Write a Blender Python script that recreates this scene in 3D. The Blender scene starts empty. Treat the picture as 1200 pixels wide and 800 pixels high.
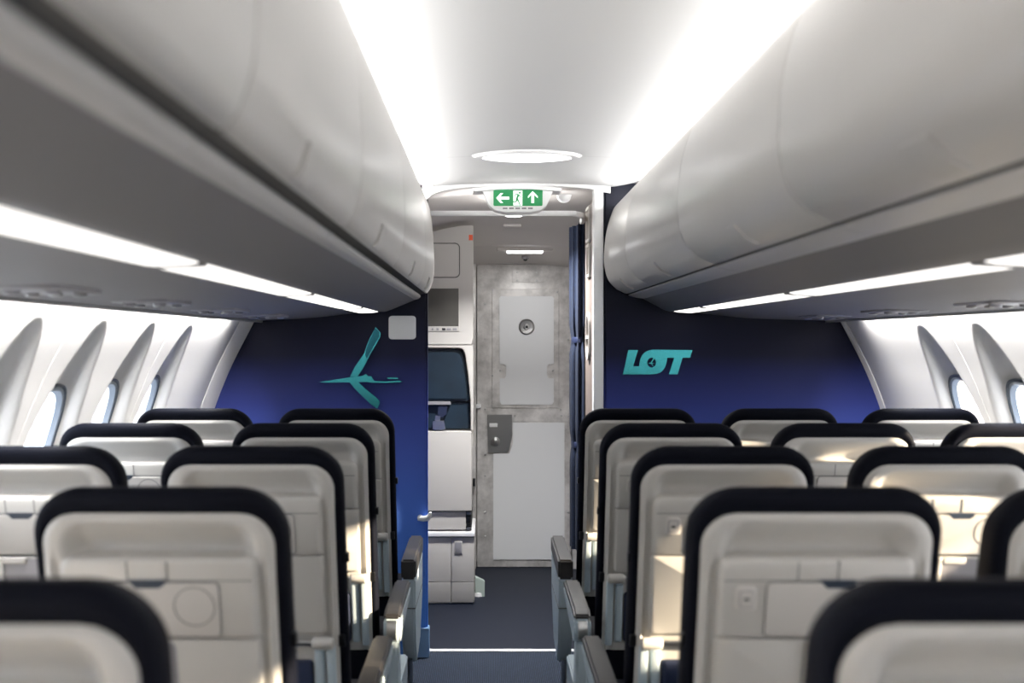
import bpy, bmesh, math
from math import sin, cos, pi, radians
from mathutils import Vector, Matrix

scene = bpy.context.scene
C = scene.collection
F, CX, CY, CZ = 1350.0, 570.0, 400.0, 1.48      # focal length in pixels, vanishing point, eye height
WALLC = 0.27                                     # centre line of the fuselage

# ------------------------------------------------------------------ camera, world, lights
cam_data = bpy.data.cameras.new('camera')
cam = bpy.data.objects.new('camera', cam_data); C.objects.link(cam)
cam.location = (0, 0, CZ); cam.rotation_euler = (pi / 2, 0, 0)
cam_data.sensor_width = 36; cam_data.lens = F / 1200 * 36
cam_data.shift_x = 30 / 1200; cam_data.clip_start = 0.02
cam_data.dof.use_dof = True; cam_data.dof.focus_distance = 5.6; cam_data.dof.aperture_fstop = 2.6
scene.camera = cam

world = bpy.data.worlds.new('sky'); scene.world = world; world.use_nodes = True
wb = world.node_tree.nodes['Background']
wb.inputs[0].default_value = (0.84, 0.91, 1.0, 1); wb.inputs[1].default_value = 7.0

SUN_DIR = Vector((-1.0, 0.32, -0.19))
sun_data = bpy.data.lights.new('sun', 'SUN'); sun_data.energy = 32; sun_data.angle = radians(1.2)
sun_data.color = (1.0, 0.80, 0.55)
sun = bpy.data.objects.new('sun', sun_data); C.objects.link(sun)
sun.rotation_euler = SUN_DIR.to_track_quat('-Z', 'Y').to_euler(); sun.location = (6, -3, 3)

def area(name, loc, size, size_y, power, rot, color=(1, 1, 1), spread=180):
    d = bpy.data.lights.new(name, 'AREA'); d.shape = 'RECTANGLE'; d.size = size; d.size_y = size_y
    d.energy = power; d.color = color; d.spread = radians(spread)
    o = bpy.data.objects.new(name, d); C.objects.link(o); o.location = loc; o.rotation_euler = rot
    return o
# ceiling wash lights lie on top of the bins and shine up on the ceiling
area('ceiling_wash_light', (-0.37, 1.5, 2.132), 0.05, 7.6, 40, (pi, radians(60), 0), (1, 0.99, 0.975))
area('ceiling_wash_light', (0.71, 1.5, 2.132), 0.05, 7.6, 40, (pi, radians(-60), 0), (1, 0.99, 0.975))
# sidewall wash lights lie in the slot between bin underside and wall, shining down
area('sidewall_wash_light', (-1.077, 1.35, 1.655), 0.02, 7.5, 100, (0, radians(16), 0), (1, 0.99, 0.97), spread=110)
area('sidewall_wash_light', (1.617, 1.35, 1.655), 0.02, 7.5, 100, (0, radians(-16), 0), (1, 0.99, 0.97), spread=110)
scene.view_settings.view_transform = 'Standard'; scene.view_settings.look = 'None'
scene.view_settings.gamma = 1; scene.view_settings.use_curve_mapping = False
scene.view_settings.exposure = -0.05
scene.cycles.max_bounces = 10; scene.cycles.diffuse_bounces = 6; scene.cycles.caustics_reflective = False
scene.cycles.caustics_refractive = False; scene.cycles.sample_clamp_indirect = 6
scene.cycles.transparent_max_bounces = 12

# ------------------------------------------------------------------ materials
def lin(c):
    return tuple(((v / 255) / 12.92 if v / 255 <= 0.04045 else ((v / 255 + 0.055) / 1.055) ** 2.4) for v in c)
def mat(name, rgb, rough=0.5, metal=0.0, noise=None, emit=None, coat=0.0, bump=None, spec=None):
    m = bpy.data.materials.new(name); m.use_nodes = True
    nt = m.node_tree; b = nt.nodes['Principled BSDF']; c = lin(rgb)
    b.inputs['Base Color'].default_value = (*c, 1); b.inputs['Roughness'].default_value = rough
    b.inputs['Metallic'].default_value = metal; b.inputs['Coat Weight'].default_value = coat
    if spec is not None: b.inputs['Specular IOR Level'].default_value = spec
    if emit: b.inputs['Emission Color'].default_value = (*emit[0], 1); b.inputs['Emission Strength'].default_value = emit[1]
    tc = nt.nodes.new('ShaderNodeTexCoord')
    if noise:
        sc, amt = noise
        n = nt.nodes.new('ShaderNodeTexNoise'); n.inputs['Scale'].default_value = sc; n.inputs['Detail'].default_value = 6
        nt.links.new(tc.outputs['Object'], n.inputs['Vector'])
        r = nt.nodes.new('ShaderNodeValToRGB'); r.color_ramp.elements[0].position = 0.3; r.color_ramp.elements[1].position = 0.7
        r.color_ramp.elements[0].color = (*[v * (1 - amt) for v in c], 1); r.color_ramp.elements[1].color = (*[min(1, v * (1 + amt)) for v in c], 1)
        nt.links.new(n.outputs['Fac'], r.inputs['Fac']); nt.links.new(r.outputs['Color'], b.inputs['Base Color'])
    if bump:
        sc, st = bump
        n = nt.nodes.new('ShaderNodeTexNoise'); n.inputs['Scale'].default_value = sc
        nt.links.new(tc.outputs['Object'], n.inputs['Vector'])
        bp = nt.nodes.new('ShaderNodeBump'); bp.inputs['Strength'].default_value = st; bp.inputs['Distance'].default_value = 0.002
        nt.links.new(n.outputs['Fac'], bp.inputs['Height']); nt.links.new(bp.outputs['Normal'], b.inputs['Normal'])
    return m
M = dict(
    ceiling=mat('ceiling_panel', (226, 226, 226), 0.65),
    bin=mat('bin_shell', (182, 179, 175), 0.32, noise=(3, 0.02)),
    rail=mat('bin_rail', (176, 174, 172), 0.35),
    dark=mat('dark_gap', (88, 87, 86), 1.0, spec=0.0),
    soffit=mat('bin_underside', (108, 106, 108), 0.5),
    wall=mat('sidewall_panel', (238, 235, 232), 0.5, noise=(2, 0.015)),
    seam=mat('panel_seam', (190, 188, 186), 0.5),
    psu=mat('service_panel', (140, 138, 142), 0.3),
    frame=mat('window_frame', (150, 158, 168), 0.35),
    gasket=mat('window_gasket', (38, 48, 62), 0.4),
    shell=mat('seat_shell', (192, 189, 184), 0.38, noise=(5, 0.02)),
    tray=mat('seat_tray', (195, 191, 186), 0.42),
    leather=mat('seat_leather', (9, 11, 20), 0.65, bump=(180, 0.2), spec=0.07),
    seam_dark=mat('seat_seam', (70, 70, 72), 0.6),
    pocket=mat('seat_pocket', (22, 34, 62), 0.7),
    armgrey=mat('armrest_shroud', (186, 200, 208), 0.35),
    armpad=mat('armrest_pad', (42, 40, 40), 0.42),
    silver=mat('satin_metal', (190, 190, 190), 0.28, 1.0),
    steel=mat('steel', (150, 150, 150), 0.35, 1.0),
    blackp=mat('black_plastic', (14, 15, 18), 0.35),
    white=mat('white_plastic', (236, 236, 236), 0.3),
    vest=mat('vestibule_lining', (208, 203, 199), 0.5),
    wardrobe=mat('wardrobe_laminate', (118, 106, 100), 0.5),
    galley=mat('galley_laminate', (188, 184, 179), 0.4),
    kick=mat('galley_kick_band', (158, 155, 151), 0.45),
    monitor=mat('monitor_glass', (84, 82, 78), 0.12),
    jseat=mat('jump_seat_leather', (28, 42, 54), 0.32, noise=(9, 0.2)),
    belt=mat('belt_webbing', (13, 27, 60), 0.7),
    orange=mat('orange_placard', (236, 92, 50), 0.5),
    vinyl=mat('vestibule_vinyl', (25, 30, 43), 0.6, noise=(60, 0.06), spec=0.2),
    dpanel=mat('door_panel_face', (230, 231, 232), 0.42),
    teal=mat('teal_metal', (84, 200, 210), 0.26, 0.9),
    green=mat('sign_green', (20, 120, 66), 0.4, emit=((0.01, 0.25, 0.08), 0.35)),
    signw=mat('sign_white', (235, 245, 238), 0.4, emit=((0.85, 1, 0.9), 0.55)),
    hook=mat('white_hook', (250, 250, 250), 0.25),
    paleblue=mat('pale_kick_plate', (120, 156, 196), 0.35),
)
def emitter(name, col, s):
    m = bpy.data.materials.new(name); m.use_nodes = True; nt = m.node_tree; nt.nodes.clear()
    e = nt.nodes.new('ShaderNodeEmission'); e.inputs[0].default_value = (*col, 1); e.inputs[1].default_value = s
    o = nt.nodes.new('ShaderNodeOutputMaterial'); nt.links.new(e.outputs[0], o.inputs[0]); return m
M['strip'] = emitter('strip_light', (1.0, 0.97, 0.93), 1.9)
M['lens'] = emitter('ceiling_lens', (1, 1, 1), 5.0); M['dome'] = emitter('dome_lens', (1, 0.98, 0.95), 16.0)

def glass():
    m = bpy.data.materials.new('window_glass'); m.use_nodes = True; nt = m.node_tree; nt.nodes.clear()
    t = nt.nodes.new('ShaderNodeBsdfTransparent'); g = nt.nodes.new('ShaderNodeBsdfGlossy'); g.inputs['Roughness'].default_value = 0.02
    t.inputs[0].default_value = (0.95, 0.97, 1, 1)
    mx = nt.nodes.new('ShaderNodeMixShader'); mx.inputs[0].default_value = 0.06
    o = nt.nodes.new('ShaderNodeOutputMaterial')
    nt.links.new(t.outputs[0], mx.inputs[1]); nt.links.new(g.outputs[0], mx.inputs[2]); nt.links.new(mx.outputs[0], o.inputs[0]); return m
M['glass'] = glass()

def bulkhead_mat():            # laminate, navy at the top running into royal blue lower down
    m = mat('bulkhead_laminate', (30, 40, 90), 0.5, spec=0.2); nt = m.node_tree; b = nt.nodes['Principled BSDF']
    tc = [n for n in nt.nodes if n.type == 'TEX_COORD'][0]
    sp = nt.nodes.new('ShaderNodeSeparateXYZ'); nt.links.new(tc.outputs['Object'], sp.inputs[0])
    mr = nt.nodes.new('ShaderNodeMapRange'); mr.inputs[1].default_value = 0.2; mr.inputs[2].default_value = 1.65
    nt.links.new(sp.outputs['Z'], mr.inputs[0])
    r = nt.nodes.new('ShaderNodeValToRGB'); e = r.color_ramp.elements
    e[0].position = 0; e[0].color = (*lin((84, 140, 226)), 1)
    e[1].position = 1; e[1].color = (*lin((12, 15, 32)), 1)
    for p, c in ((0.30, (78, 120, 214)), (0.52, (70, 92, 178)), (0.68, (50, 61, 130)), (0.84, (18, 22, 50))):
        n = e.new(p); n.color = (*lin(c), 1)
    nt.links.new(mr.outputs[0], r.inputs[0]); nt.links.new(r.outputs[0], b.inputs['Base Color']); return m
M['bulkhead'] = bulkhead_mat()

def alu_mat():
    m = mat('brushed_door_metal', (170, 168, 166), 0.45, 0.2); nt = m.node_tree; b = nt.nodes['Principled BSDF']
    tc = [n for n in nt.nodes if n.type == 'TEX_COORD'][0]
    n = nt.nodes.new('ShaderNodeTexNoise'); n.inputs['Scale'].default_value = 7; n.inputs['Detail'].default_value = 8; n.inputs['Roughness'].default_value = 0.65
    nt.links.new(tc.outputs['Object'], n.inputs['Vector'])
    r = nt.nodes.new('ShaderNodeValToRGB'); e = r.color_ramp.elements
    e[0].position = 0.32; e[0].color = (*lin((168, 165, 162)), 1); e[1].position = 0.62; e[1].color = (*lin((228, 225, 222)), 1)
    nt.links.new(n.outputs['Fac'], r.inputs[0]); nt.links.new(r.outputs[0], b.inputs['Base Color']); return m
M['alu'] = alu_mat()

def carpet_mat():
    m = mat('ribbed_carpet', (30, 42, 62), 0.9); nt = m.node_tree; b = nt.nodes['Principled BSDF']
    tc = [n for n in nt.nodes if n.type == 'TEX_COORD'][0]
    w = nt.nodes.new('ShaderNodeTexWave'); w.bands_direction = 'X'; w.inputs['Scale'].default_value = 38; w.inputs['Distortion'].default_value = 1.6
    w.inputs['Detail Scale'].default_value = 6
    nt.links.new(tc.outputs['Object'], w.inputs['Vector'])
    r = nt.nodes.new('ShaderNodeValToRGB'); e = r.color_ramp.elements
    e[0].position = 0.3; e[0].color = (*lin((12, 18, 30)), 1); e[1].position = 0.8; e[1].color = (*lin((40, 56, 78)), 1)
    nt.links.new(w.outputs['Fac'], r.inputs[0]); nt.links.new(r.outputs[0], b.inputs['Base Color'])
    bp = nt.nodes.new('ShaderNodeBump'); bp.inputs['Strength'].default_value = 0.6; bp.inputs['Distance'].default_value = 0.003
    nt.links.new(w.outputs['Fac'], bp.inputs['Height']); nt.links.new(bp.outputs['Normal'], b.inputs['Normal']); return m
M['carpet'] = carpet_mat()

def curtain_mat():
    m = mat('curtain_cloth', (9, 23, 46), 0.95, noise=(90, 0.35)); return m
M['curtain'] = curtain_mat()

# ------------------------------------------------------------------ mesh helpers
def obj(name, bm, m, parent=None, smooth=True, angle=35):
    bmesh.ops.recalc_face_normals(bm, faces=bm.faces)
    me = bpy.data.meshes.new(name); bm.to_mesh(me); bm.free()
    if smooth:
        me.polygons.foreach_set('use_smooth', [True] * len(me.polygons)); me.set_sharp_from_angle(angle=radians(angle))
    me.materials.append(m)
    o = bpy.data.objects.new(name, me); C.objects.link(o)
    if parent: o.parent = parent
    return o
def tag(o, label, cat, group=None):
    o['label'] = label; o['category'] = cat
    if group: o['group'] = group
    return o
def thing(name, label, cat, loc=(0, 0, 0), group=None):
    o = bpy.data.objects.new(name, None); o.empty_display_size = 0.1; C.objects.link(o); o.location = loc
    return tag(o, label, cat, group)
def struct(name, bm, m, parent=None, **k):
    o = obj(name, bm, m, parent, **k)
    if not parent: o['kind'] = 'structure'
    return o
def new(): return bmesh.new()
def merge(bm, t, f=None):
    vm = {}
    for v in t.verts: vm[v] = bm.verts.new(f(v.co) if f else v.co)
    for fc in t.faces:
        try: bm.faces.new([vm[v] for v in fc.verts])
        except ValueError: pass
    t.free()
def box(bm, x0, x1, y0, y1, z0, z1, r=0.004, seg=2, f=None):
    t = bmesh.new(); bmesh.ops.create_cube(t, size=1)
    for v in t.verts:
        v.co = Vector(((x0 + x1) / 2 + v.co.x * (x1 - x0), (y0 + y1) / 2 + v.co.y * (y1 - y0), (z0 + z1) / 2 + v.co.z * (z1 - z0)))
    r = min(r, 0.45 * min(abs(x1 - x0), abs(y1 - y0), abs(z1 - z0)))
    if r > 0: bmesh.ops.bevel(t, geom=t.edges[:], offset=r, segments=seg, profile=0.6, affect='EDGES')
    merge(bm, t, f); return bm
def loft(bm, rings, cap0=True, cap1=True, closed=True, f=None):
    vs = [[bm.verts.new(f(Vector(p)) if f else p) for p in ring] for ring in rings]
    n = len(rings[0])
    for a, b in zip(vs, vs[1:]):
        for i in range(n if closed else n - 1):
            j = (i + 1) % n
            bm.faces.new((a[i], a[j], b[j], b[i]))
    if cap0: bm.faces.new(list(reversed(vs[0])))
    if cap1: bm.faces.new(vs[-1])
    return bm
def rrect(x0, x1, z0, z1, r, n=6):               # r: one radius or four (bl, br, tr, tl)
    if not hasattr(r, '__len__'): r = (r,) * 4
    pts = []
    for (cx, cz, a0, rr) in ((x0 + r[0], z0 + r[0], pi, r[0]), (x1 - r[1], z0 + r[1], 1.5 * pi, r[1]), (x1 - r[2], z1 - r[2], 0, r[2]), (x0 + r[3], z1 - r[3], 0.5 * pi, r[3])):
        for k in range(n + 1):
            a = a0 + k / n * pi / 2; pts.append((cx + rr * cos(a), cz + rr * sin(a)))
    return pts
def plate(bm, pts, y0, y1, bev=0.0, f=None):      # outline in x,z extruded along y, front (y0) edge eased
    cx = sum(p[0] for p in pts) / len(pts); cz = sum(p[1] for p in pts) / len(pts)
    rings = []
    if bev:
        w = max(abs(p[0] - cx) for p in pts); h = max(abs(p[1] - cz) for p in pts)
        sx, sz = 1 - bev / w, 1 - bev / h
        rings.append([(cx + (x - cx) * sx, y0, cz + (z - cz) * sz) for x, z in pts])
        rings.append([(x, y0 + bev * (1 if y1 > y0 else -1), z) for x, z in pts])
    else: rings.append([(x, y0, z) for x, z in pts])
    rings.append([(x, y1, z) for x, z in pts])
    return loft(bm, rings, f=f)
def tube(bm, path, r, n=12, cap=True, f=None):
    path = [Vector(p) for p in path]; rings = []; up = None
    for i, p in enumerate(path):
        d = (path[min(i + 1, len(path) - 1)] - path[max(i - 1, 0)]).normalized()
        if up is None: up = Vector((0, 0, 1)) if abs(d.z) < 0.9 else Vector((1, 0, 0))
        s = d.cross(up).normalized(); up = s.cross(d).normalized()
        rr = r[i] if hasattr(r, '__len__') else r
        rings.append([p + (s * cos(a) + up * sin(a)) * rr for a in [2 * pi * k / n for k in range(n)]])
    return loft(bm, rings, cap, cap, f=f)
def lathe(bm, prof, c, axis='y', n=32):           # prof: (radius, distance along axis)
    rings = []
    for r, h in prof:
        ring = []
        for k in range(n):
            a = 2 * pi * k / n; u, v = r * cos(a), r * sin(a)
            p = {'y': (u, h, v), 'z': (u, v, h), 'x': (h, u, v)}[axis]
            ring.append((c[0] + p[0], c[1] + p[1], c[2] + p[2]))
        rings.append(ring)
    return loft(bm, rings)
def lerp_tab(t, x):
    if x <= t[0][0]: return t[0][1]
    for (a, u), (b, v) in zip(t, t[1:]):
        if x <= b: return u + (v - u) * (x - a) / (b - a)
    return t[-1][1]
def smooth_tab(pts, x):                            # Catmull-Rom through a table
    n = len(pts)
    if x <= pts[0][0]: return pts[0][1]
    if x >= pts[-1][0]: return pts[-1][1]
    for i in range(n - 1):
        if x <= pts[i + 1][0]:
            x0, y0 = pts[i]; x1, y1 = pts[i + 1]; h = x1 - x0; t = (x - x0) / h
            m0 = ((y1 - pts[i - 1][1]) / (x1 - pts[i - 1][0])) if i > 0 else (y1 - y0) / h
            m1 = ((pts[i + 2][1] - y0) / (pts[i + 2][0] - x0)) if i + 2 < n else (y1 - y0) / h
            return (2*t**3-3*t**2+1)*y0 + (t**3-2*t**2+t)*h*m0 + (-2*t**3+3*t**2)*y1 + (t**3-t**2)*h*m1
def ss(a, b, x):
    t = max(0, min(1, (x - a) / (b - a))); return t * t * (3 - 2 * t)
def at(px, py, D): return (px - CX) * D / F, CZ + (CY - py) * D / F
def spline(pts, k=6):
    out = []
    for i in range(len(pts) - 1):
        p0 = Vector(pts[max(i - 1, 0)]); p1 = Vector(pts[i]); p2 = Vector(pts[i + 1]); p3 = Vector(pts[min(i + 2, len(pts) - 1)])
        for j in range(k):
            t = j / k
            out.append(tuple(0.5 * ((2 * p1) + (p2 - p0) * t + (2 * p0 - 5 * p1 + 4 * p2 - p3) * t * t + (3 * p1 - p0 - 3 * p2 + p3) * t ** 3)))
    out.append(tuple(pts[-1])); return out

Y0, YB = -2.6, 5.40                                # rear end of the cabin, plane of the bulkheads

# ------------------------------------------------------------------ floor
b = box(new(), -1.75, 2.25, Y0, 5.51, -0.05, 0.0, 0); struct('floor', b, M['carpet'])
b = box(new(), -1.9, 2.44, 5.51, 7.80, -0.05, 0.001, 0); struct('floor.001', b, M['vinyl'])
b = box(new(), -0.30, 0.52, 5.49, 5.53, 0.0, 0.006, 0.002); tag(obj('threshold_strip', b, M['white']), 'white threshold strip across the aisle floor where carpet meets vinyl', 'threshold strip')

# ------------------------------------------------------------------ side walls with scooped window bays
HW = [(0, 1.42), (0.3, 1.56), (0.6, 1.635), (0.85, 1.648), (1.1, 1.612), (1.34, 1.525), (1.576, 1.406), (1.64, 1.374), (1.70, 1.343)]
WIN_Y = [4.50 - 0.51 * k for k in range(13)]
ZC, WA, WB = 1.135, 0.140, 0.200
def rho(dy, z): return ((abs(dy) / WA) ** 2.5 + (abs(z - ZC) / WB) ** 2.5) ** 0.4
def recess(y, z):
    k = round((4.50 - y) / 0.51)
    if k < 0 or k > 12: return 0.0, 99
    dy = y - WIN_Y[k]; d = 0.0
    zap = 1.535
    if z < zap:
        w = 0.215 * min(1.0, ((zap - z) / 0.40)) ** 0.55
        e = w - abs(dy)
        prof = min(0.034, 0.022 + 0.06 * (zap - z))
        d = ss(0, 0.014 + 0.11 * min(0.35, zap - z), e) * min(1, (zap - z) / 0.02) * prof * ss(0.72, 0.90, z)
    r = rho(dy, z)
    if r < 1.5: d += 0.018 * (1 - ss(0.98, 1.4, r))
    return d, r
def side_wall(name, s):
    bm = new(); ys = [Y0]
    y = 0.0
    y = Y0
    step = 0.0125
    ny = int((5.55 - Y0) / step)
    ys = [Y0 + (5.55 - Y0) * i / ny for i in range(ny + 1)]
    zs = [0, 0.15, 0.3, 0.45, 0.6, 0.68] + [0.72 + 0.0125 * i for i in range(70)] + [1.60, 1.65, 1.70]
    grid = []; rr = []
    for z in zs:
        h = smooth_tab(HW, z); row = []; rrow = []
        for y in ys:
            d, r = recess(y, z) if 0.7 < z < 1.57 else (0, 99)
            # the lining turns in a little just before the bulkhead
            row.append(bm.verts.new((WALLC + s * (h + d), y, z))); rrow.append(r)
        grid.append(row); rr.append(rrow)
    for i in range(len(zs) - 1):
        for j in range(len(ys) - 1):
            if min(rr[i][j], rr[i+1][j], rr[i][j+1], rr[i+1][j+1]) < 0.99 and (rr[i][j] + rr[i+1][j] + rr[i][j+1] + rr[i+1][j+1]) / 4 < 1.0: continue
            f = (grid[i][j], grid[i][j+1], grid[i+1][j+1], grid[i+1][j])
            bm.faces.new(f if s > 0 else f[::-1])
    for v in [v for v in bm.verts if not v.link_faces]: bm.verts.remove(v)
    return struct(name, bm, M['wall'], angle=60)
side_wall('wall_left', -1); side_wall('wall_right', 1)
nwin = 0
def window(s, yc):
    global nwin; nwin += 1
    def ring(k, dx, n=40):
        out = []
        for i in range(n):
            a = 2 * pi * i / n; ca, sa = cos(a), sin(a)
            q = (abs(ca) ** 2.5 + abs(sa) ** 2.5) ** -0.4
            dy, dz = WA * k * ca * q, WB * k * sa * q
            z = ZC + dz
            out.append((WALLC + s * (smooth_tab(HW, z) + 0.047 + dx), yc + dy, z))
        return out
    bm = new(); loft(bm, [ring(1.05, 0.002), ring(1.03, -0.006), ring(0.985, -0.004), ring(0.95, 0.014), ring(1.04, 0.016)], False, False)
    fr = struct('window_%d' % nwin, bm, M['frame'])
    bm = new(); loft(bm, [ring(1.09, 0.004), ring(1.075, -0.009), ring(1.045, -0.009), ring(1.04, 0.004)], False, False); obj('gasket', bm, M['gasket'], fr)
    bm = new(); g = ring(0.97, 0.013); bm.faces.new([bm.verts.new(p) for p in g]); obj('pane', bm, M['glass'], fr, smooth=False)
for s in (-1, 1):
    for yc in WIN_Y: window(s, yc)
ntrim = 0
def trim(bm, m, **k):
    global ntrim; ntrim += 1
    return struct('trim_%d' % ntrim, bm, m, **k)
for s in (-1, 1):                                   # raised joint strips between pairs of wall panels
    for y in (4.245, 3.225, 2.205, 1.185, 0.165):
        rings = []
        for i in range(30):
            z = 0.72 + i * (1.575 - 0.72) / 29; x = WALLC + s * (smooth_tab(HW, z) + recess(y, z)[0])
            rings.append([(x - s * 0.0015, y - 0.0015, z), (x - s * 0.0015, y + 0.0015, z), (x + s * 0.002, y + 0.003, z), (x + s * 0.002, y - 0.003, z)])
        trim(loft(new(), rings), M['wall'])
    rings = []                                      # closing strip where the wall lining meets the bulkhead
    for i in range(36):
        z = 0.02 + i * (1.60 - 0.02) / 35; x = WALLC + s * smooth_tab(HW, z); t = 0.055 if s < 0 else 0.02
        rings.append([(x + s * 0.01, YB - t * 1.6, z), (x - s * 0.004, YB - t * 1.5, z), (x - s * t * 0.9, YB - 0.003, z), (x - s * t * 0.9, YB + 0.002, z), (x + s * 0.01, YB + 0.002, z)])
    trim(loft(new(), rings), M['wall'])

# ------------------------------------------------------------------ ceiling
def extrude_profile(prof, y0, y1, ny=1, closed=False):
    bm = new()
    rings = [[(x, y0 + (y1 - y0) * i / ny, z) for x, z in prof] for i in range(ny + 1)]
    loft(bm, rings, closed, closed, closed=closed); return bm
cc = 0.17
ceil = [(-0.62, 2.07), (-0.60, 2.20), (-0.50, 2.238), (-0.40, 2.230), (-0.30, 2.212), (-0.24, 2.205), (-0.10, 2.2125), (cc, 2.219), (0.44, 2.2125), (0.58, 2.205), (0.64, 2.212), (0.74, 2.230), (0.84, 2.238), (0.94, 2.20), (0.96, 2.07)]
struct('ceiling', extrude_profile(spline(ceil, 4), Y0, YB), M['ceiling'])
# turned-down end of the cabin ceiling over the bulkhead line
arch = [(-0.30, 2.12), (-0.24, 2.172), (-0.10, 2.198), (cc, 2.208), (0.44, 2.198), (0.58, 2.172)]
sp = spline(arch, 5)
bm = new(); loft(bm, [[(x, YB - 0.02, 2.24) for x, z in sp], [(x, YB - 0.02, z) for x, z in sp], [(x, YB + 0.02, z) for x, z in sp], [(x, YB + 0.02, 2.24) for x, z in sp]], False, False, closed=False)
trim(bm, M['ceiling'])
for x in (-0.243, 0.583):                            # long panel joints and one cross joint
    trim(box(new(), x - 0.0012, x + 0.0012, Y0, YB - 0.02, 2.2047, 2.2070, 0), M['seam'])
bm = new(); pr = spline([(x, z - 0.0012) for x, z in ceil[5:10]], 5)
loft(bm, [[(x, 4.56, z) for x, z in pr], [(x, 4.564, z) for x, z in pr]], False, False, closed=False); trim(bm, M['seam'], smooth=False)
# vestibule ceiling, stepping down to the cockpit door
vc = [(5.40, 2.222), (5.55, 2.21), (6.0, 2.20), (6.62, 2.175), (6.75, 2.125), (6.86, 2.07), (6.88, 2.058), (7.2, 2.03), (7.52, 1.99), (7.56, 1.985)]
bm = new(); rows = []
for y, z in vc:
    rows.append([(x, y, z - (0.030 if y > 6.8 else 0.043) * min(1.6, abs((x - 0.17) / 0.45)) ** 2) for x in [-0.6 + 1.5 * i / 24 for i in range(25)]])
loft(bm, rows, False, False, closed=False); struct('ceiling.001', bm, M['vest'], angle=20)
# vestibule shell: front wall around the cockpit door, sides
bm = new(); box(bm, -1.2, -0.066, 7.56, 7.64, 0, 2.3, 0); box(bm, 0.562, 1.4, 7.56, 7.64, 0, 2.3, 0); box(bm, -0.07, 0.566, 7.56, 7.64, 1.985, 2.3, 0)
struct('wall_front', bm, M['vest'], smooth=False)
struct('wall_vestibule_right', box(new(), 0.62, 0.68, 5.45, 7.6, 0, 2.3, 0), M['vest'], smooth=False)
struct('wall_vestibule_left', box(new(), -1.25, -1.19, 5.45, 7.6, 0, 2.3, 0), M['vest'], smooth=False)
struct('wall_rear', box(new(), -1.8, 2.3, Y0 - 0.06, Y0, 0, 2.4, 0), M['wall'], smooth=False)
# outer skin over the bins so that no daylight leaks in from above
struct('ceiling.002', box(new(), -1.9, 2.44, Y0, 7.8, 2.30, 2.34, 0), M['vest'], smooth=False)
bm = new(); box(bm, -1.60, -1.57, Y0, 5.5, 1.68, 2.32, 0); box(bm, 2.11, 2.14, Y0, 5.5, 1.68, 2.32, 0)
box(bm, -1.90, -1.86, 5.4, 7.8, -0.05, 2.34, 0); box(bm, 2.40, 2.44, 5.4, 7.8, -0.05, 2.34, 0); box(bm, -1.9, 2.44, 7.76, 7.80, -0.05, 2.34, 0)
box(bm, -1.9, -1.5, 5.42, 5.46, -0.05, 2.34, 0); box(bm, 2.0, 2.44, 5.42, 5.46, -0.05, 2.34, 0)
struct('wall_upper', bm, M['vest'], smooth=False)

# ------------------------------------------------------------------ bins and the lit panel underneath them
SIDES = {'left': dict(s=1,
          face=[(-0.262, 1.722), (-0.246, 1.775), (-0.242, 1.85), (-0.246, 1.94), (-0.252, 2.02), (-0.260, 2.085), (-0.269, 2.112), (-0.288, 2.12), (-0.32, 2.10), (-0.42, 2.085)],
          under=[(-0.262, 1.722), (-0.276, 1.704)], rail=[(-0.311, 1.700), (-0.307, 1.690), (-0.318, 1.679), (-0.335, 1.675)],
          soffit=[(-0.335, 1.675), (-0.40, 1.648), (-0.46, 1.624), (-0.492, 1.6185), (-0.604, 1.6145), (-0.80, 1.592), (-1.062, 1.577)],
          strip=(-0.596, -0.500), back=-0.9, seams=[-1.1, 0.02, 1.22, 2.25, 3.42, 4.60, 5.385], latch=[-0.5, 0.6, 1.66, 2.80, 4.05, 5.05], lx=-1.062, wx=-1.16),
         'right': dict(s=-1,
          face=[(0.605, 1.722), (0.566, 1.765), (0.548, 1.835), (0.549, 1.92), (0.560, 2.00), (0.580, 2.07), (0.598, 2.107), (0.618, 2.118), (0.66, 2.10), (0.76, 2.085)],
          under=[(0.605, 1.722), (0.645, 1.702)], rail=[(0.670, 1.703), (0.664, 1.694), (0.70, 1.684), (0.735, 1.680)],
          soffit=[(0.735, 1.680), (0.80, 1.645), (0.855, 1.621), (0.97, 1.6145), (1.09, 1.603), (1.25, 1.588), (1.602, 1.577)],
          strip=(0.865, 0.960), back=1.3, seams=[-1.3, -0.1, 0.98, 2.16, 3.30, 4.55, 5.385], latch=[-0.7, 0.45, 1.55, 2.72, 4.0, 5.0], lx=1.602, wx=1.70)}
ordinal = ['rearmost', 'second from the rear', 'third from the rear', 'third from the front', 'second from the front', 'front']
def interp_line(pts, x):
    p = sorted(pts); return lerp_tab(p, x)
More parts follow.
